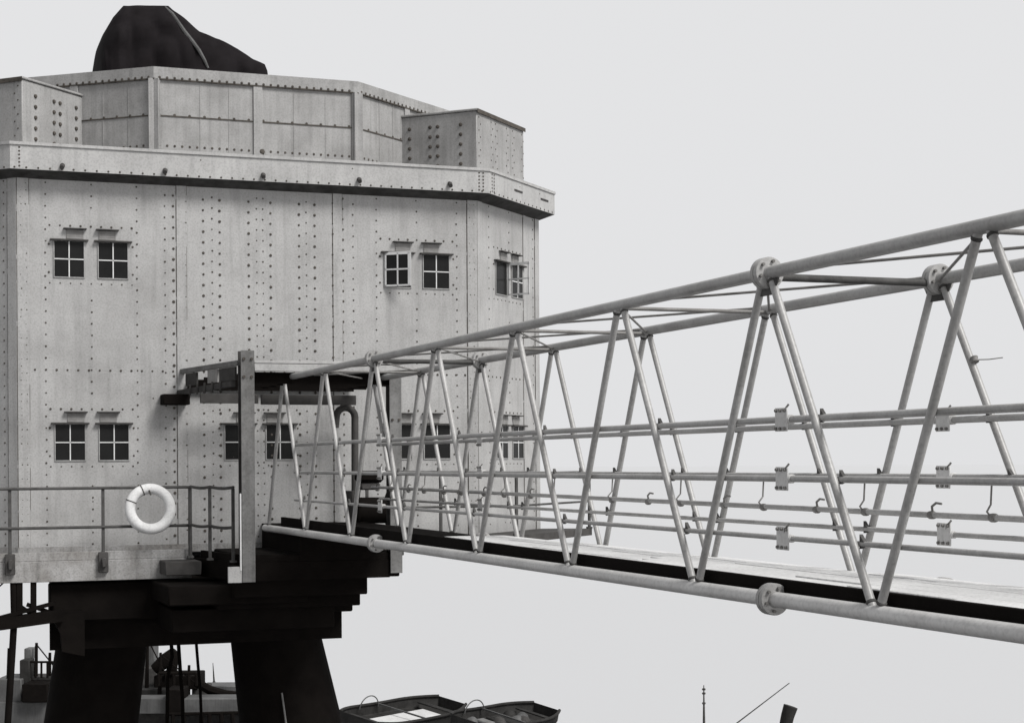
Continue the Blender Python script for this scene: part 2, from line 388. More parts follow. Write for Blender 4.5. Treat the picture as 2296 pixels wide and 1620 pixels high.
# windows in pairs
def window(i, c, zt, opened=0):
    a, e, n, w = face(i)
    for sgn in (-1, 1):
        s0 = c + sgn * .325; hw, hh = .215, .535; z1 = zt; z0 = zt - hh
        M = Matrix(((e.x, -n.x, 0, a.x), (e.y, -n.y, 0, a.y), (0, 0, 1, 0), (0, 0, 0, 1)))
        fr = MB()
        fr.box(s0 - hw - .016, s0 - hw, -.016, -.001, z0 - .016, z1, 0, .003, M); fr.box(s0 + hw, s0 + hw + .016, -.016, -.001, z0 - .016, z1, 0, .003, M)
        fr.box(s0 - hw, s0 + hw, -.016, -.001, z0 - .016, z0, 0, .003, M)
        win = fr.build('window', M_WALL, house)
        MB().box(s0 - hw, s0 + hw, -.006, .01, z0, z1, 0, 0, M).build('pane', M_GLASS, win)
        mu = MB(); op = opened and sgn == -1
        Ms = M
        hg = s0 - hw if i == 0 else s0 + hw
        if op: Ms = M @ Matrix.Translation((hg, -.02, 0)) @ Matrix.Rotation(math.radians(-38 if i == 0 else 82), 4, 'Z') @ Matrix.Translation((-hg, .0, 0))
        for x0, x1, q0, q1 in ((s0 - .008, s0 + .008, z0, z1), (s0 - hw, s0 + hw, (z0 + z1) / 2 - .008, (z0 + z1) / 2 + .008),) + (((s0 - hw, s0 - hw + .018, z0, z1), (s0 + hw - .035, s0 + hw, z0, z1), (s0 - hw, s0 + hw, z0, z0 + .018), (s0 - hw, s0 + hw, z1 - .03, z1)) if op else ()):
            k = 1.5 if op else 1
            mu.box(x0, x0 + (x1 - x0) * k if x1 - x0 < .1 else x1, -.016, -.0065, q0, q0 + (q1 - q0) * k if q1 - q0 < .1 else q1, 0, 0, Ms)
        if op and i == 0:
            mu.box(s0 - hw + .01, s0 + hw - .01, -.012, -.009, z0, z1, 1, 0, Ms)
        mu.build('sash', [M_SASH, M_GLASS], win)
        hd = MB(); hd.box(s0 - .28, s0 + .28, -.07, -.001, z1 + .004, z1 + .03, 0, .004, M); hd.build('lintel', M_DARK, win)
        v0 = s0 - sgn * .085
        vt = MB(); vt.box(v0 - .125, v0 + .125, -.012, -.001, z1 + .032, z1 + .175, 0, .003, M)
        for q in range(4): vt.box(v0 - .12, v0 + .12, -.017, -.0125, z1 + .045 + q * .033, z1 + .052 + q * .033, 0, 0, M)
        vt.build('ventilator', M_VENT, win)
        hb = MB(); hb.box(v0 - .17, v0 + .17, -.075, -.001, z1 + .178, z1 + .198, 0, .003, M); hb.build('ventilator_hood', M_DARK, win)
for (i, c, zt) in WINS: window(i, c, zt, opened=1 if (i == 0 and c > 5 and zt > 2) or (i == 1 and zt > 2) else 0)
# ------------------------------------------------------------------ canvas-covered gun
def gun_cover():
    GY = PC - .2
    prof = [(214, 150), (216, 128), (221, 101), (231, 77), (250, 45), (272, 20), (300, 19), (340, 19), (370, 20), (402, 46), (440, 76), (485, 92), (528, 112), (560, 132), (590, 146), (597, 158)]
    wid = [.55, .8, .95, 1.0, 1.0, .9, .9, .9, .9, .9, .8, .65, .5, .4, .3, .2]
    P = [at(u, v, Y=GY) for u, v in prof]; base = PZ0 + .4
    xs = []; n = 90
    for k in range(n + 1):
        t = k / n * (len(P) - 1); i = min(int(t), len(P) - 2); f = t - i
        xs.append((P[i].lerp(P[i + 1], f), wid[i] * (1 - f) + wid[i + 1] * f))
    vs, fs = [], []; m = 40
    for j, (p, w) in enumerate(xs):
        for k in range(m + 1):
            a = math.pi * k / m; ca, sa = math.cos(a), math.sin(a)
            yy = -math.copysign(abs(ca) ** .7, ca) * w; zz = base + (p.z - base) * sa ** .45
            q = Vector((p.x, GY + yy, zz))
            fold = math.sin(6 * p.x + 2.2 * zz + 3 * noise.noise(q * .7)) * .075 + noise.noise(q * 2.3) * .09 + .05 * math.sin(11 * p.x - 5 * zz)
            amt = min(1, (1 - sa) * 2.2 + .3)
            q.y += -math.copysign(fold * amt, ca) if abs(ca) > .05 else 0
            vs.append(q)
    for j in range(len(xs) - 1):
        for k in range(m): fs.append((j * (m + 1) + k, j * (m + 1) + k + 1, (j + 1) * (m + 1) + k + 1, (j + 1) * (m + 1) + k))
    e0 = tuple(range(m + 1)); e1 = tuple(range((len(xs) - 1) * (m + 1), len(xs) * (m + 1))); fs += [e0[::-1], e1]
    t = thing('covered_gun', 'large gun under a sagging black canvas cover behind the rooftop parapet', 'gun', (P[6].x, GY, PZ0))
    mb = MB().add(vs, fs); mb.build('canvas_cover', M_CANVAS, t, sharp=60)
    MB().lathe((P[7].x, GY, PZ0 - .003), (0, 0, 1), [(.75, 0), (.75, .25), (.6, .5), (.6, .8)], 24).build('gun_mount', M_DARK, t)
    sm = MB(); col = []
    for u, v in ((371, 14), (384, 34), (398, 56), (412, 80), (426, 103), (440, 126), (454, 146), (464, 160)):
        p = at(u, v, Y=GY - .6); j = min(range(len(xs)), key=lambda q: abs(xs[q][0].x - p.x)); c = vs[j * (m + 1):j * (m + 1) + m // 2 + 1]
        col.append(min(c, key=lambda q: abs(q.z - p.z)) + Vector((0, -.012, .004)))
    sm.tube(col, [.012, .03, .034, .036, .036, .034, .03, .02], 8); sm.build('cover_seam', M_TRIM, t)
gun_cover()
# ------------------------------------------------------------------ black steel base and legs
base = thing('tower_substructure', 'black steel undercarriage and splayed legs under the riveted house', 'substructure', (HX, 28, SEA))
XA = 4.5; YA = 24.0                        # outer corner of the landing
zb = -2.74
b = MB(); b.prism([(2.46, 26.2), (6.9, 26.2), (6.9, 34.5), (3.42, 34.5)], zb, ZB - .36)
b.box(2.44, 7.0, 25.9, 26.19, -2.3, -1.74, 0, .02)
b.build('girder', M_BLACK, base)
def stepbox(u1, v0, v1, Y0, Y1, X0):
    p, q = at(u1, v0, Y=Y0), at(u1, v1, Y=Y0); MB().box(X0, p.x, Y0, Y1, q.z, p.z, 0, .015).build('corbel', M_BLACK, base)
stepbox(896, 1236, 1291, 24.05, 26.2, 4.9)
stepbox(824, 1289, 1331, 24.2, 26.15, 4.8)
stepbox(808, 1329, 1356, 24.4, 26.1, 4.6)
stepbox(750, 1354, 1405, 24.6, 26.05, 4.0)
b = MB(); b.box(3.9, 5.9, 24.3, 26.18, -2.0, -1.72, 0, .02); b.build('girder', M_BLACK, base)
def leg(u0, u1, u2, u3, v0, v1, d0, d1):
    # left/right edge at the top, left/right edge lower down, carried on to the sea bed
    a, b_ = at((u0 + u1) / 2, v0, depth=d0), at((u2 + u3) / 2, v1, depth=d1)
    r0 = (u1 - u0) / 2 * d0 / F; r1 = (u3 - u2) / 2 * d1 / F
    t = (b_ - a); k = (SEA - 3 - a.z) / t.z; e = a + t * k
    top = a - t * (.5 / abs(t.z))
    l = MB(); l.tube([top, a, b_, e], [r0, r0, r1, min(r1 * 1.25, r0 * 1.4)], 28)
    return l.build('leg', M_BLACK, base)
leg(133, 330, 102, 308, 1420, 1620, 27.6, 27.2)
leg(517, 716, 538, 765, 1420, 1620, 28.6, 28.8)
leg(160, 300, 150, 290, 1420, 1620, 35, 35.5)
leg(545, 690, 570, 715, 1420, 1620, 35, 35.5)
p, q = at(186, 1555, depth=26.7), at(180, 1640, depth=26.6); MB().tube([p, q], .02, 8).build('pipe', M_POST, base)  # thin grey tube paints a highlight line on the left leg
p, q = at(632, 1552, depth=27.9), at(644, 1640, depth=27.9); MB().tube([p, q], .016, 8).build('pipe', M_POST, base)  # same painted highlight line, on the right leg
# access framing hanging at the left corner below the walkway
fr = thing('hanging_stage', 'black steel hanging stage and pole under the far left corner of the walkway', 'scaffold', at(40, 1308, Y=25.9))
YS = 25.8
def pt(u, v): return at(u, v, Y=YS)
MB().tube([pt(30, 1296), pt(32, 1385), pt(27, 1470), pt(16, 1640)], .05, 10).build('pole', M_BLACK, fr)
MB().bar(pt(-30, 1392), pt(126, 1350), .12, .05).build('beam', M_BLACK, fr)
s = MB(); s.bar(pt(-30, 1402), pt(140, 1378), .2, .17); s.build('beam', M_BLACK, fr)
for u in (44, 75): MB().bar(pt(u, 1296), pt(u, 1385), .08, .085).build('hanger', M_BLACK, fr)
MB().bar(pt(36, 1352), pt(75, 1378), .05, .06).build('strut', M_BLACK, fr)
MB().bar(pt(60, 1354), pt(124, 1376), .05, .06).build('strut', M_BLACK, fr)
MB().bar(pt(-6, 1318), pt(14, 1300), .02, .02).build('strut', M_BLACK, fr)
MB().add([pt(100, 1370), pt(122, 1395), pt(136, 1420), pt(140, 1460), pt(190, 1470), pt(190, 1370)] + [x + Vector((0, .15, 0)) for x in (pt(100, 1370), pt(122, 1395), pt(136, 1420), pt(140, 1460), pt(190, 1470), pt(190, 1370))],
         [(0, 1, 2, 3, 4, 5), (11, 10, 9, 8, 7, 6)] + [(i, (i + 1) % 6, 6 + (i + 1) % 6, 6 + i) for i in range(6)]).build('gusset', M_BLACK, fr)
# ------------------------------------------------------------------ walkway round the house
YW = 25.75
wk = thing('walkway', 'narrow grey steel walkway along the foot of the riveted house', 'walkway', (HX, YW, -1.7))
P = octa(.85); Q = octa(.004)
def seg(poly, z0, z1, name, m, mi=0): MB().prism(poly, z0, z1).build(name, m, wk)
seg([(XA, YW), (XA, HF - .004), Q[0], Q[7], P[7], P[0]][::1], -1.42, -1.365, 'deck_plate', M_FASC)
MB().box(P[0][0], XA - .02, YW - .02, YW + .03, -1.70, -1.40, 0, .006).build('fascia', M_FASC, wk)
MB().box(P[0][0], XA - .02, YW - .005, YW + .02, -1.395, -1.27, 0, .006).build('toe_board', M_FASC, wk)
d = Vector((P[7][0] - P[0][0], P[7][1] - P[0][1], 0)); p0 = Vector((*P[0], -1.55)); MB().bar(p0, p0 + d, .05, .3).build('fascia', M_FASC, wk)
for u in (22, 231):
    p = at(u, 1250, Y=YW - .03); bk = MB(); bk.box(p.x - .07, p.x + .07, YW - .10, YW - .022, -1.58, -1.28, 0, .01)
    bk.box(p.x - .03, p.x + .03, YW - .16, YW - .10, -1.5, -1.36, 0, .01); bk.build('bracket', M_DARK, wk)
MB().box(4.0, XA + .02, YW - .6, YW - .021, -1.62, -1.42, 0, .01).build('bracket', M_DARK, wk)
# right-hand run, thinner
seg([(7.1, YW), P[1], P[2], Q[2], Q[1], (7.1, HF - .004)], -1.30, -1.18, 'deck_plate', M_DARK)
# ------------------------------------------------------------------ landing and portal at the bridge end
XP0 = 4.90                                   # the gate post; its beams splay out to XA at the wall
XB, YB = 7.14, YA
ld = thing('landing_portal', 'steel landing with grey gate post and open overhead frame at the footbridge end', 'portal', (XP0, YA, -1.6))
def sk(y, z, dx=0.0):                        # point on the skew line from the gate post to the wall
    f = (y - YA) / (HF - YA); return Vector((XP0 + (XA - XP0) * f + dx, y, z))
MB().prism([(XP0 + .02, YA + .03), (7.05, YA + .03), (7.05, YW - .01), (XA, YW - .01)], -1.66, -1.40).build('deck_plate', M_BLACK, ld)
MB().prism([(5.725, YA + .04), (6.92, YA + .04), (6.92, HF - .012), (5.725, HF - .012)], -1.396, -.935).build('raised_step', M_BLACK, ld)
MB().bar(sk(YA + .22, -1.47), sk(YW - .03, -1.47), .05, .36).build('fascia', M_BLACK, ld)
post = MB(); zt = 1.59; zl = -1.67
pa = at(541, 1000, Y=YA).x; pb = at(571, 1000, Y=YA).x
post.box(pa, pb, YA - .012, YA + .012, zl, zt, 0, .004)                       # face flange
post.box((pa + pb) / 2 - .012, (pa + pb) / 2 + .012, YA + .0125, YA + .19, zl, zt, 1, 0)
post.box(pa, pb, YA + .191, YA + .215, zl, zt, 1, .004)
for z in (1.47, 1.22):
    for x in (pa + .04, pb - .04): post.lathe((x, YA - .012, z), (0, -1, 0), [(.022, -.002), (.02, .02)], 8, 2)
post.build('gate_post', [M_POST, M_DARK, M_RIVET], ld)
MB().box(at(511, 1280, Y=YA).x, pa - .006, YA - .02, YA + .02, at(520, 1306, Y=YA).z, at(520, 1270, Y=YA).z, 0, .004).build('foot_plate', M_BAND, ld)
MB().bar((pa - .02, YA - .02, -.42), (pa - .02, YA - .02, -1.5), .02, .02).build('gate_bar', M_SASH, ld)
# header channel and open frame; joists black to paint in the underside's shade
hd = MB(); hd.box(pb + .003, XB + .1, YA - .01, YA + .05, 1.30, 1.405, 0, .006); hd.box(pb + .003, XB + .1, YA + .004, YA + .12, 1.412, 1.455, 0, .006)
hd.build('header_beam', M_BAND, ld)
for k, y in enumerate((YA + .13, YA + .65, YA + 1.2, YA + 1.75, HF - .10)):
    MB().box(sk(y, 0).x + .05, XB + .06, y, y + .03, 1.13, 1.295, 0, .004).build('joist', M_BLACK, ld)
MB().bar(sk(YA + .1, 1.42), sk(HF - .012, 1.42), .07, .07).build('side_beam', M_POST, ld)
MB().bar((XB, YA + .13, 1.36), (XB, HF - .012, 1.36), .07, .08).build('side_beam', M_POST, ld)
MB().bar(sk(YA + .22, 1.13, -.05), sk(HF - .012, 1.09, -.05), .07, .08).build('side_beam', M_DARK, ld)
MB().box(XA - .34, XA + .06, HF - .35, HF - .01, .90, 1.06, 0, .01).build('wall_bracket', M_BLACK, ld)
for y0, y1, m in ((YA + .25, YA + .9, M_DARK), (YA + .98, YA + 1.4, M_VENT), (YA + 1.9, YA + 2.4, M_DARK)):
    MB().bar(sk(y0, 1.28), sk(y1, 1.28), .03, .19).build('side_panel', m, ld)
for k in range(5): p = sk(YA + .6 + k * .33, 1.11, -.1); MB().box(p.x - .012, p.x + .012, p.y, p.y + .05, 1.03, 1.19, 0, .004).build('cleat', M_DARK, ld)
MB().box(5.6, 7.1, HF - .6, HF - .55, .90, 1.05, 0, .006).build('rear_beam', M_DARK, ld)
MB().box(XA + .2, 5.59, HF - .45, HF - .40, .92, 1.06, 0, .006).build('rear_beam', M_DARK, ld)
pb2 = MB(); pb2.box(XB - .09, XB + .09, YB - .012, YB + .012, -1.6, 1.295, 0, .004); pb2.box(XB - .012, XB + .012, YB + .0125, YB + .17, -1.6, 1.29, 1); pb2.box(XB - .09, XB + .09, YB + .171, YB + .19, -1.6, 1.29, 1, .003)
for x in (-.05, .05): pb2.lathe((XB + x, YB - .012, .62), (0, -1, 0), [(.02, -.002), (.018, .02)], 8, 2)
pb2.build('gate_post', [M_POST, M_DARK, M_RIVET], ld)
# ------------------------------------------------------------------ railings
def railing(label, posts, rails, group=None, sag=0.0, zfoot=-1.40, ztop=-.35):
    t = thing('guard_railing', label, 'railing', (posts[0][0], posts[0][1], zfoot), group)
    for x, y in posts:
        p = MB(); p.box(x - .022, x + .022, y - .022, y + .022, zfoot + .002, ztop, 0, .004); p.box(x - .045, x + .045, y - .045, y + .045, zfoot - .001, zfoot + .03, 0, .004); p.build('post', M_RAIL, t)
    for z, r in rails:
        pts = []
        for (a, b) in zip(posts[:-1], posts[1:]):
            for k in range(6):
                f = k / 6; pts.append((a[0] + (b[0] - a[0]) * f, a[1] + (b[1] - a[1]) * f - .03, z - sag * math.sin(math.pi * f)))
        pts.append((posts[-1][0], posts[-1][1] - .03, z)); MB().tube(pts, r, 8).build('rail', M_RAIL, t)
    return t
px = lambda u: at(u, 1150, Y=YW).x
railing('two-bar grey railing behind the white lifebuoy on the left walkway', [(px(-180), YW), (px(22), YW), (px(231), YW), (XA - .04, YW)], [(-.345, .022), (-.915, .022)])
railing('short rusty railing joining the walkway to the grey gate post', [(XA - .05, YW - .09), (XA + .11, 24.95), (XP0 - .09, YA + .25)], [(-.335, .022), (-.90, .022)], sag=.02)
railing('far railing seen through the footbridge on the right side of the house', [(7.2, YW + .02), (8.4, YW + .02), (P[1][0], YW + .02), (P[2][0] - .05, P[2][1])], [(-.18, .018), (-.7, .018)], zfoot=-1.179, ztop=-.16)
# lifebuoy
pc = at(337, 1140, Y=YW - .13)
lb = thing('lifebuoy', 'round white lifebuoy hanging on the walkway railing', 'lifebuoy', pc - Vector((0, 0, .36)))
R1 = .295; r1 = .078
rg = MB(); rg.tube([pc + Vector((math.cos(2 * math.pi * k / 48) * R1, .05 * math.sin(2 * math.pi * k / 48), math.sin(2 * math.pi * k / 48) * R1)) for k in range(48)], r1, 16, closed=True)
ring = rg.build('ring', M_WHITE, lb, sharp=80)
for deg in (112, 158):
    a = math.radians(deg); c = pc + Vector((math.cos(a) * R1, .05 * math.sin(a), math.sin(a) * R1)); ax = Vector((-math.sin(a), 0, math.cos(a)))
    MB().lathe(c - ax * .008, ax, [(r1 + .004, 0), (r1 + .006, .008), (r1 + .004, .016)], 20).build('rope_band', M_ROPE, ring)
MB().tube([pc + Vector((.0, -.05, R1 - .09)), pc + Vector((-.03, .0, R1 + .02)), pc + Vector((-.06, .09, R1 - .06))], .013, 8).build('lanyard', M_ROPE, lb)
# ------------------------------------------------------------------ the tubular footbridge
XN, XF = 5.65, 7.00; BAY = 2.41; Y0 = 19.88
zt_ = lambda y: 1.256 + (1.243 - 1.256) * (y - 10.2) / 9.7
zb_ = lambda y: -.922 + (-.962 + .922) * (y - 8.91) / 11
ap = [Y0 + BAY * k for k in range(-8, 3)]
bot = [Y0 - .12 + BAY * (k + .5) for k in range(-9, 3)]
br = thing('footbridge', 'pale tubular steel truss footbridge running to the riveted house', 'bridge', (6.3, 13, -1.0))
RT, RB, RD = .044, .052, .0275
ys, ye = -1.2, 25.0
for x in (XN, XF):
    MB().tube([(x, ys, zt_(ys)), (x, 10.2, zt_(10.2)), (x, 25.9, zt_(25.9))], RT, 16).build('top_chord', M_TUBE, br)
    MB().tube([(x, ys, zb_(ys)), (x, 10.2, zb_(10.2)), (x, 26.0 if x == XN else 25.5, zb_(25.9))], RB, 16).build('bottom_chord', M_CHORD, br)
for x in (XN, XF):
    for y in ap:
        for yb in (y - BAY / 2 - .12, y + BAY / 2 - .12):
            if yb > 25.95: continue
            dy = .045 if yb > y else -.045
            a_, b_ = Vector((x, y + dy, zt_(y) - .01)), Vector((x, yb - dy * .6, zb_(yb) + .01)); dn = (b_ - a_).normalized(); dg = MB()
            dg.tube([a_, b_], RD, 12)
            for e_, sg, rr in ((a_, 1, RT), (b_, -1, RB)):      # weld beads where the tube meets the chord
                c_ = e_ + dn * sg * (rr + .012); dg.tube([c_ - dn * .011, c_ - dn * .005, c_ + dn * .005, c_ + dn * .011], [RD + .001, RD + .006, RD + .006, RD + .001], 12, 1)
            dg.build('diagonal', [M_TUBE, M_RAIL], br)
MODS = [Y0 - 8 * BAY, Y0 - 4 * BAY, Y0]
for x in (XN, XF):
    for y in MODS:
        for zz, rr in ((zt_(y), RT), (zb_(y), RB)):
            yo = 0 if zz > 0 else -.05
            fl = MB(); fl.lathe((x, y + yo - .05, zz), (0, 1, 0), [(rr, -.012), (rr + .006, .004), (.104, .006), (.107, .010), (.107, .044), (.097, .046), (.097, .054), (.107, .056), (.107, .090), (.104, .094), (rr + .006, .096), (rr, .112)], 28)
            for k in range(6):
                a = 2 * math.pi * k / 6 + .3; c = Vector((x + .078 * math.cos(a), y + yo - .05, zz + .078 * math.sin(a)))
                fl.lathe(c - Vector((0, .018, 0)), (0, 1, 0), [(.011, 0), (.011, .136)], 6, 1)
            fl.build('flange_joint', [M_TUBE, M_ROD], br)
        zz = zt_(y); gs = MB()
        gs.add([(x - .006, y - .17, zz - .03), (x - .006, y + .17, zz - .03), (x - .006, y + .09, zz - .15), (x - .006, y - .09, zz - .15),
                (x + .006, y - .17, zz - .03), (x + .006, y + .17, zz - .03), (x + .006, y + .09, zz - .15), (x + .006, y - .09, zz - .15)],
               [(0, 1, 2, 3), (7, 6, 5, 4), (0, 4, 5, 1), (1, 5, 6, 2), (2, 6, 7, 3), (3, 7, 4, 0)]); gs.build('gusset', M_RAIL, br)
for i, y in enumerate(ap):
    big = any(abs(y - m) < .1 for m in MODS)
    MB().tube([(XN, y, zt_(y) - .025), (XF, y, zt_(y) - .025)], .026 if big else .016, 10).build('cross_strut', M_RAIL if big else M_ROD, br)
    for k in (1, -1):
        if 0 <= i + k < len(ap): MB().tube([(XN, y, zt_(y) - .02 * k), (XF, ap[i + k], zt_(y) - .02 * k)], .010, 8).build('brace_rod', M_ROD, br)
# hand rails, near and far
for zr, rr in ((.270, .024), (-.122, .022), (-.516, .018)):
    for x in (XN + .045, XF - .045):
        z1 = zr + (.02 if zr > 0 else 0); MB().tube([(x, ys, zr), (x, 10.2, zr), (x, 24.2, zr - .008)], rr, 12).build('hand_rail', M_TUBE, br)
        xs_ = x - .023 if x < 6.3 else x + .023
        for y in ap:                     # small clip where the rail meets each leaning tube
            for dy in (-1, 1):
                f = (zt_(y) - zr) / (zt_(y) - zb_(y)); yy = y + dy * (.045 + (BAY / 2 - .045) * f) - .12 * f
                if not (2 < yy < 24.4): continue
                if dy < 0 or x > 6.3:
                    c = MB(); c.add([(x - .012, yy - .0, zr - .03), (x - .012, yy - .075, zr - .01), (x - .012, yy - .0, zr + .06), (x + .012, yy - .0, zr - .03), (x + .012, yy - .075, zr - .01), (x + .012, yy - .0, zr + .06)],
                                    [(0, 1, 2), (5, 4, 3), (0, 3, 4, 1), (1, 4, 5, 2), (2, 5, 3, 0)])
                    c.build('rail_clip', M_RAIL, br)
        for y in MODS[1:]:
            y -= .16
            sp = MB()
            xp = x - rr - .012
            sp.box(xp, xp + .010, y - .080, y + .080, zr - .078, zr + .078, 0, .004); sp.lathe((x, y - .088, zr), (0, 1, 0), [(rr + .006, 0), (rr + .009, .004), (rr + .009, .172), (rr + .006, .176)], 12)
            for dz in (.060, -.060):
                for q in (-.056, 0, .056): sp.lathe((xp, y + q, zr + dz), (-1, 0, 0), [(.012, -.002), (.011, .014)], 6, 1)
            sp.tube([(x - .02, y - .02, zr + .02), (x - .03, y - .035, zr + .06), (x - .03, y - .075, zr + .085), (x - .02, y - .08, zr + .10)], .007, 6, 1)
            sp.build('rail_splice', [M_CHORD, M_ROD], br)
# cable pipe slung under the far middle rail
XP = 6.90; zp = -.385
MB().tube([(XP, ys, zp - .01), (XP, 10, zp), (XP, 24.4, zp + .03)], .021, 12).build('cable_pipe', M_TUBE, br)
for k in range(11):
    y = 8.0 + k * 1.55
    MB().tube([(XF - .06, y, -.13), (XF - .07, y, -.30), (XP - .03, y - .04, -.345), (XP, y - .05, zp)], .007, 6).build('pipe_hanger', M_ROD, br)
    MB().lathe((XP, y - .1, zp), (0, 1, 0), [(.026, 0), (.030, .01), (.030, .05), (.026, .06)], 10).build('pipe_clamp', M_ROD, br)
    c = MB(); c.tube([(XP, y + .62, zp + .015), (XP - .02, y + .60, zp + .06), (XP - .02, y + .55, zp + .085), (XP - .01, y + .5, zp + .08)], .009, 6)
    c.lathe((XP, y + .60, zp), (0, 1, 0), [(.025, 0), (.029, .01), (.029, .05), (.025, .06)], 10)
    c.build('pipe_clamp', M_ROD, br)
# deck boards with a dark kerb along the near side
dk = MB(); x = XN + .12
while x < XF - .07:
    w = .195; off = random.uniform(-.003, .003)
    yy = ys
    while yy < 18.9:
        L_ = random.uniform(2.2, 3.6); y2 = min(yy + L_, 18.9)
        dk.box(x, x + w - .004, yy, y2 - .004, zb_(yy) + .055 + off, zb_(yy) + .095 + off + random.uniform(-.002, .002), 0, .003); yy = y2
    x += w
dk.build('deck', M_DECK, br)
MB().box(XN + .12, XF - .06, 18.92, 25.2, -.925, -.89, 0, .005).build('shadowed_deck_end', M_BLACK, br)  # black sheet paints the deck end shadowed by house and canopy
MB().box(XN + .062, XN + .112, ys, 25.2, -.93, -.797, 0, .006).build('kerb', M_BLACK, br)
for y in bot:
    if y < 25.5: MB().box(XN + .03, XF - .03, y - .04, y + .04, zb_(y) - .045, zb_(y) + .05, 0, .005).build('cross_bearer', M_DARK, br)
# tie with wire on a far leaning tube
p = at(2185, 806, X=XF); w_ = MB(); w_.lathe(p, (0, -.45, -.89), [(.027, -.02), (.029, -.015), (.027, -.01), (.024, 0), (.027, .01), (.029, .015), (.027, .02)], 12)
w_.tube([p + Vector((.02, 0, .0)), p + Vector((.08, -.05, .0)), p + Vector((.17, -.08, .012))], .004, 5); w_.build('wire_tie', M_ROD, br)
# ------------------------------------------------------------------ fittings on the landing behind the bridge
p = at(795, 1050, Y=26.2); z0 = -1.40
vp = thing('swan_neck_pipe', 'dark bent swan-neck vent pipe in front of the house wall', 'pipe', (p.x, 26.2, z0))
q = [Vector((p.x, 26.2, z0)), Vector((p.x + .01, 26.2, at(790, 935, Y=26.2).z))]
for k in range(9):
    a = math.pi * k / 8; q.append(Vector((p.x - .145 + .155 * math.cos(a), 26.2 - .04 * k / 8, q[1].z + .15 * math.sin(a))))
q.append(q[-1] + Vector((-.02, -.01, -.16)))
MB().tube(q, .056, 12).build('pipe_bend', M_DARK, vp, sharp=70)
MB().lathe((p.x, 26.2, z0), (0, 0, 1), [(.10, 0), (.10, .03), (.055, .05)], 16).build('pipe_base', M_DARK, vp)
pw = at(835, 1110, Y=25.2)
wn = thing('deck_winch', 'dark cable winch standing on the landing behind the footbridge', 'winch', (pw.x, 25.2, -1.40))
f_ = MB()
for dx in (-.34, .34): f_.box(pw.x + dx - .03, pw.x + dx + .03, 25.0, 25.4, -1.398, -.42, 0, .01)
f_.box(pw.x - .42, pw.x + .42, 24.95, 25.45, -1.399, -1.3, 0, .01); f_.build('frame', M_DARK, wn)
MB().lathe((pw.x - .3, 25.2, -.72), (1, 0, 0), [(.30, 0), (.30, .04), (.2, .05), (.2, .55), (.30, .56), (.30, .6)], 20).build('drum', M_BLACK, wn)
MB().box(pw.x - .25, pw.x + .15, 25.05, 25.35, -.30, -.12, 0, .05).build('motor_cover', M_BLACK, wn)
MB().box(pw.x - .2, pw.x + .1, 25.1, 25.3, -.41, -.301, 0, .02).build('motor_mount', M_DARK, wn)
# ------------------------------------------------------------------ ropes below the house
for k, (pts, lab) in enumerate((([(384, 1400), (384, 1440), (386, 1470), (376, 1520), (374, 1700)], 'leftmost dark rope hanging in the gap between the tower legs'),
                                ([(397, 1400), (400, 1440), (404, 1500), (409, 1560), (412, 1700)], 'middle dark rope hanging in the gap between the tower legs'),
                                ([(437, 1400), (440, 1440), (444, 1490), (449, 1545), (455, 1700)], 'rightmost dark rope hanging in the gap between the tower legs'))):
    tag(MB().tube([at(u, v, depth=29) for u, v in pts], .032 if k < 2 else .026, 8).build('hanging_rope', M_BLACK), lab, 'rope', 'ropes hanging under the tower')
# ------------------------------------------------------------------ craft on the water
def hull(mb, L, B, D, mi=0, sheer=.35, inner=None, fine=.85, bow=1.0):
    """open hull along +x, keel at z=0; returns deck outline"""
    n = 22; sec = []
    for i in range(n + 1):
        t = i / n; x = (t - .5) * L
        w = B / 2 * (1 - max(0, (t - .62) / .38) ** 2.2 * bow) * (1 - .25 * max(0, (.2 - t) / .2) ** 2)
        sec.append((x, max(w, .03), D + sheer * (2 * t - 1) ** 2))
    vs = []; fs = []
    for x, w, z in sec:
        vs += [(x, -w, z), (x, -w * .96, z * .45), (x, -w * .55, 0), (x, w * .55, 0), (x, w * .96, z * .45), (x, w, z)]
    for i in range(n):
        for k in range(5): fs.append((i * 6 + k, i * 6 + k + 1, i * 6 + 7 + k, i * 6 + 6 + k))
    fs += [tuple(range(6)), tuple(range(n * 6, n * 6 + 6))[::-1]]
    return vs, fs, sec
def place(mb, x, y, z, rz, heel=0): 
    M = Matrix.Translation((x, y, z)) @ Matrix.Rotation(rz, 4, 'Z') @ Matrix.Rotation(heel, 4, 'X'); mb.v = [M @ v for v in mb.v]; return mb
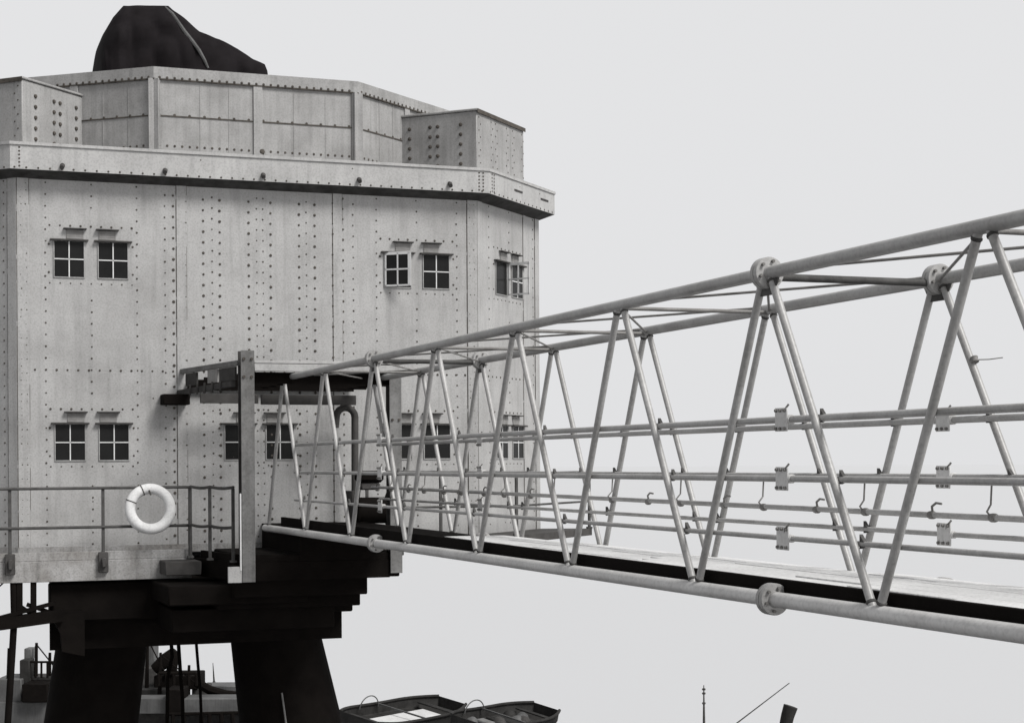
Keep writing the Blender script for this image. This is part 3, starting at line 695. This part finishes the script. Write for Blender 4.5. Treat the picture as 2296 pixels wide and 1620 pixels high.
def barge(uv, depth, L, B, rz, label, white):
    c = at(uv[0], uv[1], depth=depth); t = thing('open_launch', label, 'boat', (c.x, c.y, SEA), 'open launches moored beyond the tower')
    vs, fs, sec = hull(None, L, B, 1.45, bow=.45, sheer=.15)
    P_ = lambda mb, nm, m, **k: place(mb, c.x, c.y, SEA + .35, rz, math.radians(9)).build(nm, m, t, **k)
    P_(MB().add(vs, fs), 'hull', M_HULL, sharp=50)
    gw = MB()
    for s_ in (-1, 1): gw.tube([(x, s_ * w, z) for x, w, z in sec], .13, 8)
    P_(gw, 'gunwale', M_HULL)
    iv = []; jf = []
    for x, w, z in sec: iv += [(x, -w * .9, .6), (x, w * .9, .6)]
    for i in range(len(sec) - 1): jf.append((2 * i, 2 * i + 1, 2 * i + 3, 2 * i + 2))
    P_(MB().add(iv, jf), 'floor', M_HULL)
    if white: P_(MB().box(-L * .36, L * .30, -B * .40, B * .22, .62, .85, 0, .1), 'hatch_cover', M_SWHITE)
    else:
        P_(MB().box(-L * .1, L * .25, -B * .3, B * .32, .62, 1.0, 0, .1), 'hatch_cover', M_HULL)
        for q in range(9):
            lx, ly = random.uniform(-L * .34, L * .3), random.uniform(-B * .3, B * .34); lu = MB().lathe((lx, ly, .6), (random.uniform(-.3, .3), random.uniform(-.3, .3), 1), [(.5, 0), (.62, .25), (.45, .55), (.15, .75)], 9)
            P_(lu, 'covered_stores', random.choice((M_HULL, M_SGREY, M_DARK)), sharp=70)
        P_(MB().box(-L * .3, -L * .2, -B * .3, B * .2, .62, 1.2, 0, .1), 'engine_box', M_POST)
    P_(MB().box(-L * .42, -L * .37, -B * .4, B * .4, 1.1, 1.22, 0, .03), 'thwart', M_HULL)
    P_(MB().box(L * .31, L * .36, -B * .36, B * .36, 1.12, 1.24, 0, .03), 'thwart', M_HULL)
    hp = MB(); hp.tube([(-L * .17 + math.cos(a) * 1.15, B * .44, 1.3 + math.sin(a) * 1.0) for a in [math.pi * k / 14 for k in range(15)]], .05, 6); P_(hp, 'hoop', M_SGREY)
    P_(MB().bar((-L * .03, -B * .5, 1.35), (-L * .06, B * .52, 1.45), .12, .12), 'cross_spar', M_SGREY)
    return t
barge((908, 1612), 141, 11.8, 5.4, math.radians(33), 'dark open launch with a white hatch, beside the right tower leg', True)
barge((1135, 1620), 138, 9.6, 5.0, math.radians(29), 'dark open launch with grey cover, farther right of the white-hatched one', False)
# launch below the frame edge of which only the spars show
c = at(1660, 1700, depth=118); la = thing('spar_boat', 'dark boat showing only its mast, boom and bent funnel', 'boat', (c.x, c.y, SEA))
vs, fs, sec = hull(None, 11, 3.2, 1.5); place(MB().add(vs, fs), c.x, c.y, SEA, .3).build('hull', M_HULL, la, sharp=50)
place(MB().box(-3, 2.2, -1.1, 1.1, 1.45, 1.6, 0, .03), c.x, c.y, SEA, .3).build('deck', M_SGREY, la)
a = at(1578, 1535, depth=117); b_ = Vector((a.x, a.y, SEA + 1.2)); mst = MB(); mst.tube([b_, b_.lerp(a, .6), a], [.1, .085, .03], 10)
for f in (.78, .9, .95): mst.lathe(b_.lerp(a, f), (0, 0, 1), [(.05, -.08), (.12, -.05), (.12, .05), (.05, .08)], 10)
mst.build('mast', M_DARK, la)
a, b_ = at(1770, 1530, depth=117), at(1560, 1690, depth=117); MB().tube([b_, a], [.06, .03], 8).build('boom', M_RAIL, la)
fu = MB(); q = [at(u, v, depth=118) for u, v in ((1752, 1720), (1758, 1640), (1766, 1604), (1773, 1582))]; fu.tube(q, [.42, .42, .46, .5], 16); fu.build('funnel', M_HULL, la)
# supply ship beyond the legs
sd = 108.0
def sp_(u, v, dd=0): return at(u, v, depth=sd + dd)
c = sp_(270, 1640); sh = thing('supply_ship', 'dark supply ship with grey deckhouse moored behind the tower legs', 'ship', (c.x, c.y, SEA))
vs, fs, sec = hull(None, 24, 6.5, 5.3, sheer=.5); place(MB().add(vs, fs), c.x, c.y, SEA, -PHI).build('hull', M_HULL, sh, sharp=50)
def quad(u0, u1, v0, v1, dd, th, name, m, bev=.05):
    a, b = sp_(u0, v1, dd), sp_(u1, v0, dd); w = (u1 - u0) * (sd + dd) / F; h = (v1 - v0) * (sd + dd) / F
    mb = MB().box(0, w, 0, th, 0, h, 0, bev); place(mb, a.x, a.y, a.z, -PHI); return mb.build(name, m, sh)
quad(-40, 118, 1574, 1700, 0, 5, 'deckhouse', M_SGREY)
quad(49, 106, 1533, 1574, -.6, 3, 'wheelhouse', M_BLACK)
quad(-10, 48, 1522, 1573, .5, 3, 'chart_room', M_SGREY)
quad(44, 66, 1479, 1532, 1, 1.2, 'locker', M_HULL)
quad(54, 71, 1453, 1478, 2, 1.0, 'funnel', M_SGREY)
quad(66, 122, 1517, 1532, 1.5, 2, 'bridge_wing', M_DARK)
def ship_rail(u0, u1, v0, v1, n, dd, nm='ship_railing', r=.07):
    m = MB()
    for vv in (v0,): m.tube([sp_(u0, vv, dd), sp_(u1, vv, dd)], r, 6)
    for k in range(n): u = u0 + (u1 - u0) * k / (n - 1); m.tube([sp_(u, v0, dd), sp_(u, v1, dd)], r, 6)
    return m.build(nm, M_BLACK, sh)
ship_rail(66, 160, 1483, 1519, 8, 1.2)
# middle part, seen between the legs
quad(322, 346, 1436, 1500, 8, 1.5, 'ventilator', M_SGREY)
quad(318, 352, 1497, 1560, 6, 2, 'deckhouse', M_DARK)
quad(345, 442, 1514, 1545, 4, 3, 'deckhouse', M_BLACK)
quad(300, 372, 1545, 1572, 3, 3, 'deckhouse', M_HULL)
for u, v0, dd in ((331, 1430, 4), (360, 1462, 3), (424, 1490, 3), (82, 1440, 2), (112, 1462, 2), (20, 1452, 1)):
    MB().tube([sp_(u, v0, dd), sp_(u - 3, 1600, dd)], [.09, .16], 8).build('ship_mast', M_BLACK, sh)
for a_, b_ in (((331, 1432), (372, 1512)), ((331, 1440), (300, 1520)), ((360, 1466), (440, 1532)), ((82, 1444), (140, 1516)), ((82, 1444), (40, 1520))):
    MB().tube([sp_(*a_, 3), sp_(*b_, 3)], .045, 6).build('stay', M_BLACK, sh)
quad(296, 560, 1566, 1600, 0, 2, 'bulwark', M_SGREY)
quad(430, 470, 1534, 1568, 4.5, 1, 'hatch_coaming', M_DARK)
quad(372, 410, 1545, 1598, -.5, 2, 'winch_house', M_BLACK)
m = MB(); m.tube([sp_(346, 1500, 4), sp_(372, 1480, 4), sp_(392, 1456, 4)], [.35, .5, .25], 10); m.tube([sp_(392, 1462, 4), sp_(386, 1500, 4), sp_(372, 1515, 4)], [.3, .35, .2], 10); m.build('cargo_block', M_BLACK, sh)
m = MB(); m.tube([sp_(440, 1528, 3), sp_(470, 1546, 3), sp_(505, 1556, 3), sp_(550, 1561, 3)], .3, 8); m.tube([sp_(352, 1560, 3), sp_(550, 1562, 3)], .12, 8); m.build('sheer_rail', M_BLACK, sh)
quad(300, 560, 1599, 1720, 1, 2, 'hull_side', M_DARK)
quad(452, 545, 1537, 1567, 5, 2, 'hatch_coaming', M_SGREY)
ship_rail(356, 440, 1508, 1536, 6, 2.5, r=.1)
m = MB()
for u in (388, 412, 452, 470, 497, 522, 548): m.tube([sp_(u, 1598, -1), sp_(u, 1660, -1)], .14, 6)
m.tube([sp_(380, 1600, -1), sp_(550, 1596, -1)], .1, 6); m.build('ship_railing', M_BLACK, sh)
c2 = sp_(480, 1550, 60)
bu = thing('far_buoy', 'small dark buoy with a thin pole on the distant water', 'buoy', (c2.x, c2.y, SEA))
MB().lathe((c2.x, c2.y, SEA), (0, 0, 1), [(.3, -.3), (.34, .1), (.25, .5), (.06, .9)], 14).build('float', M_HULL, bu)
MB().tube([(c2.x, c2.y, SEA + .8), (c2.x - .05, c2.y, SEA + 1.7), (c2.x - .1, c2.y, SEA + 2.6)], [.09, .06, .03], 8).build('pole', M_HULL, bu)
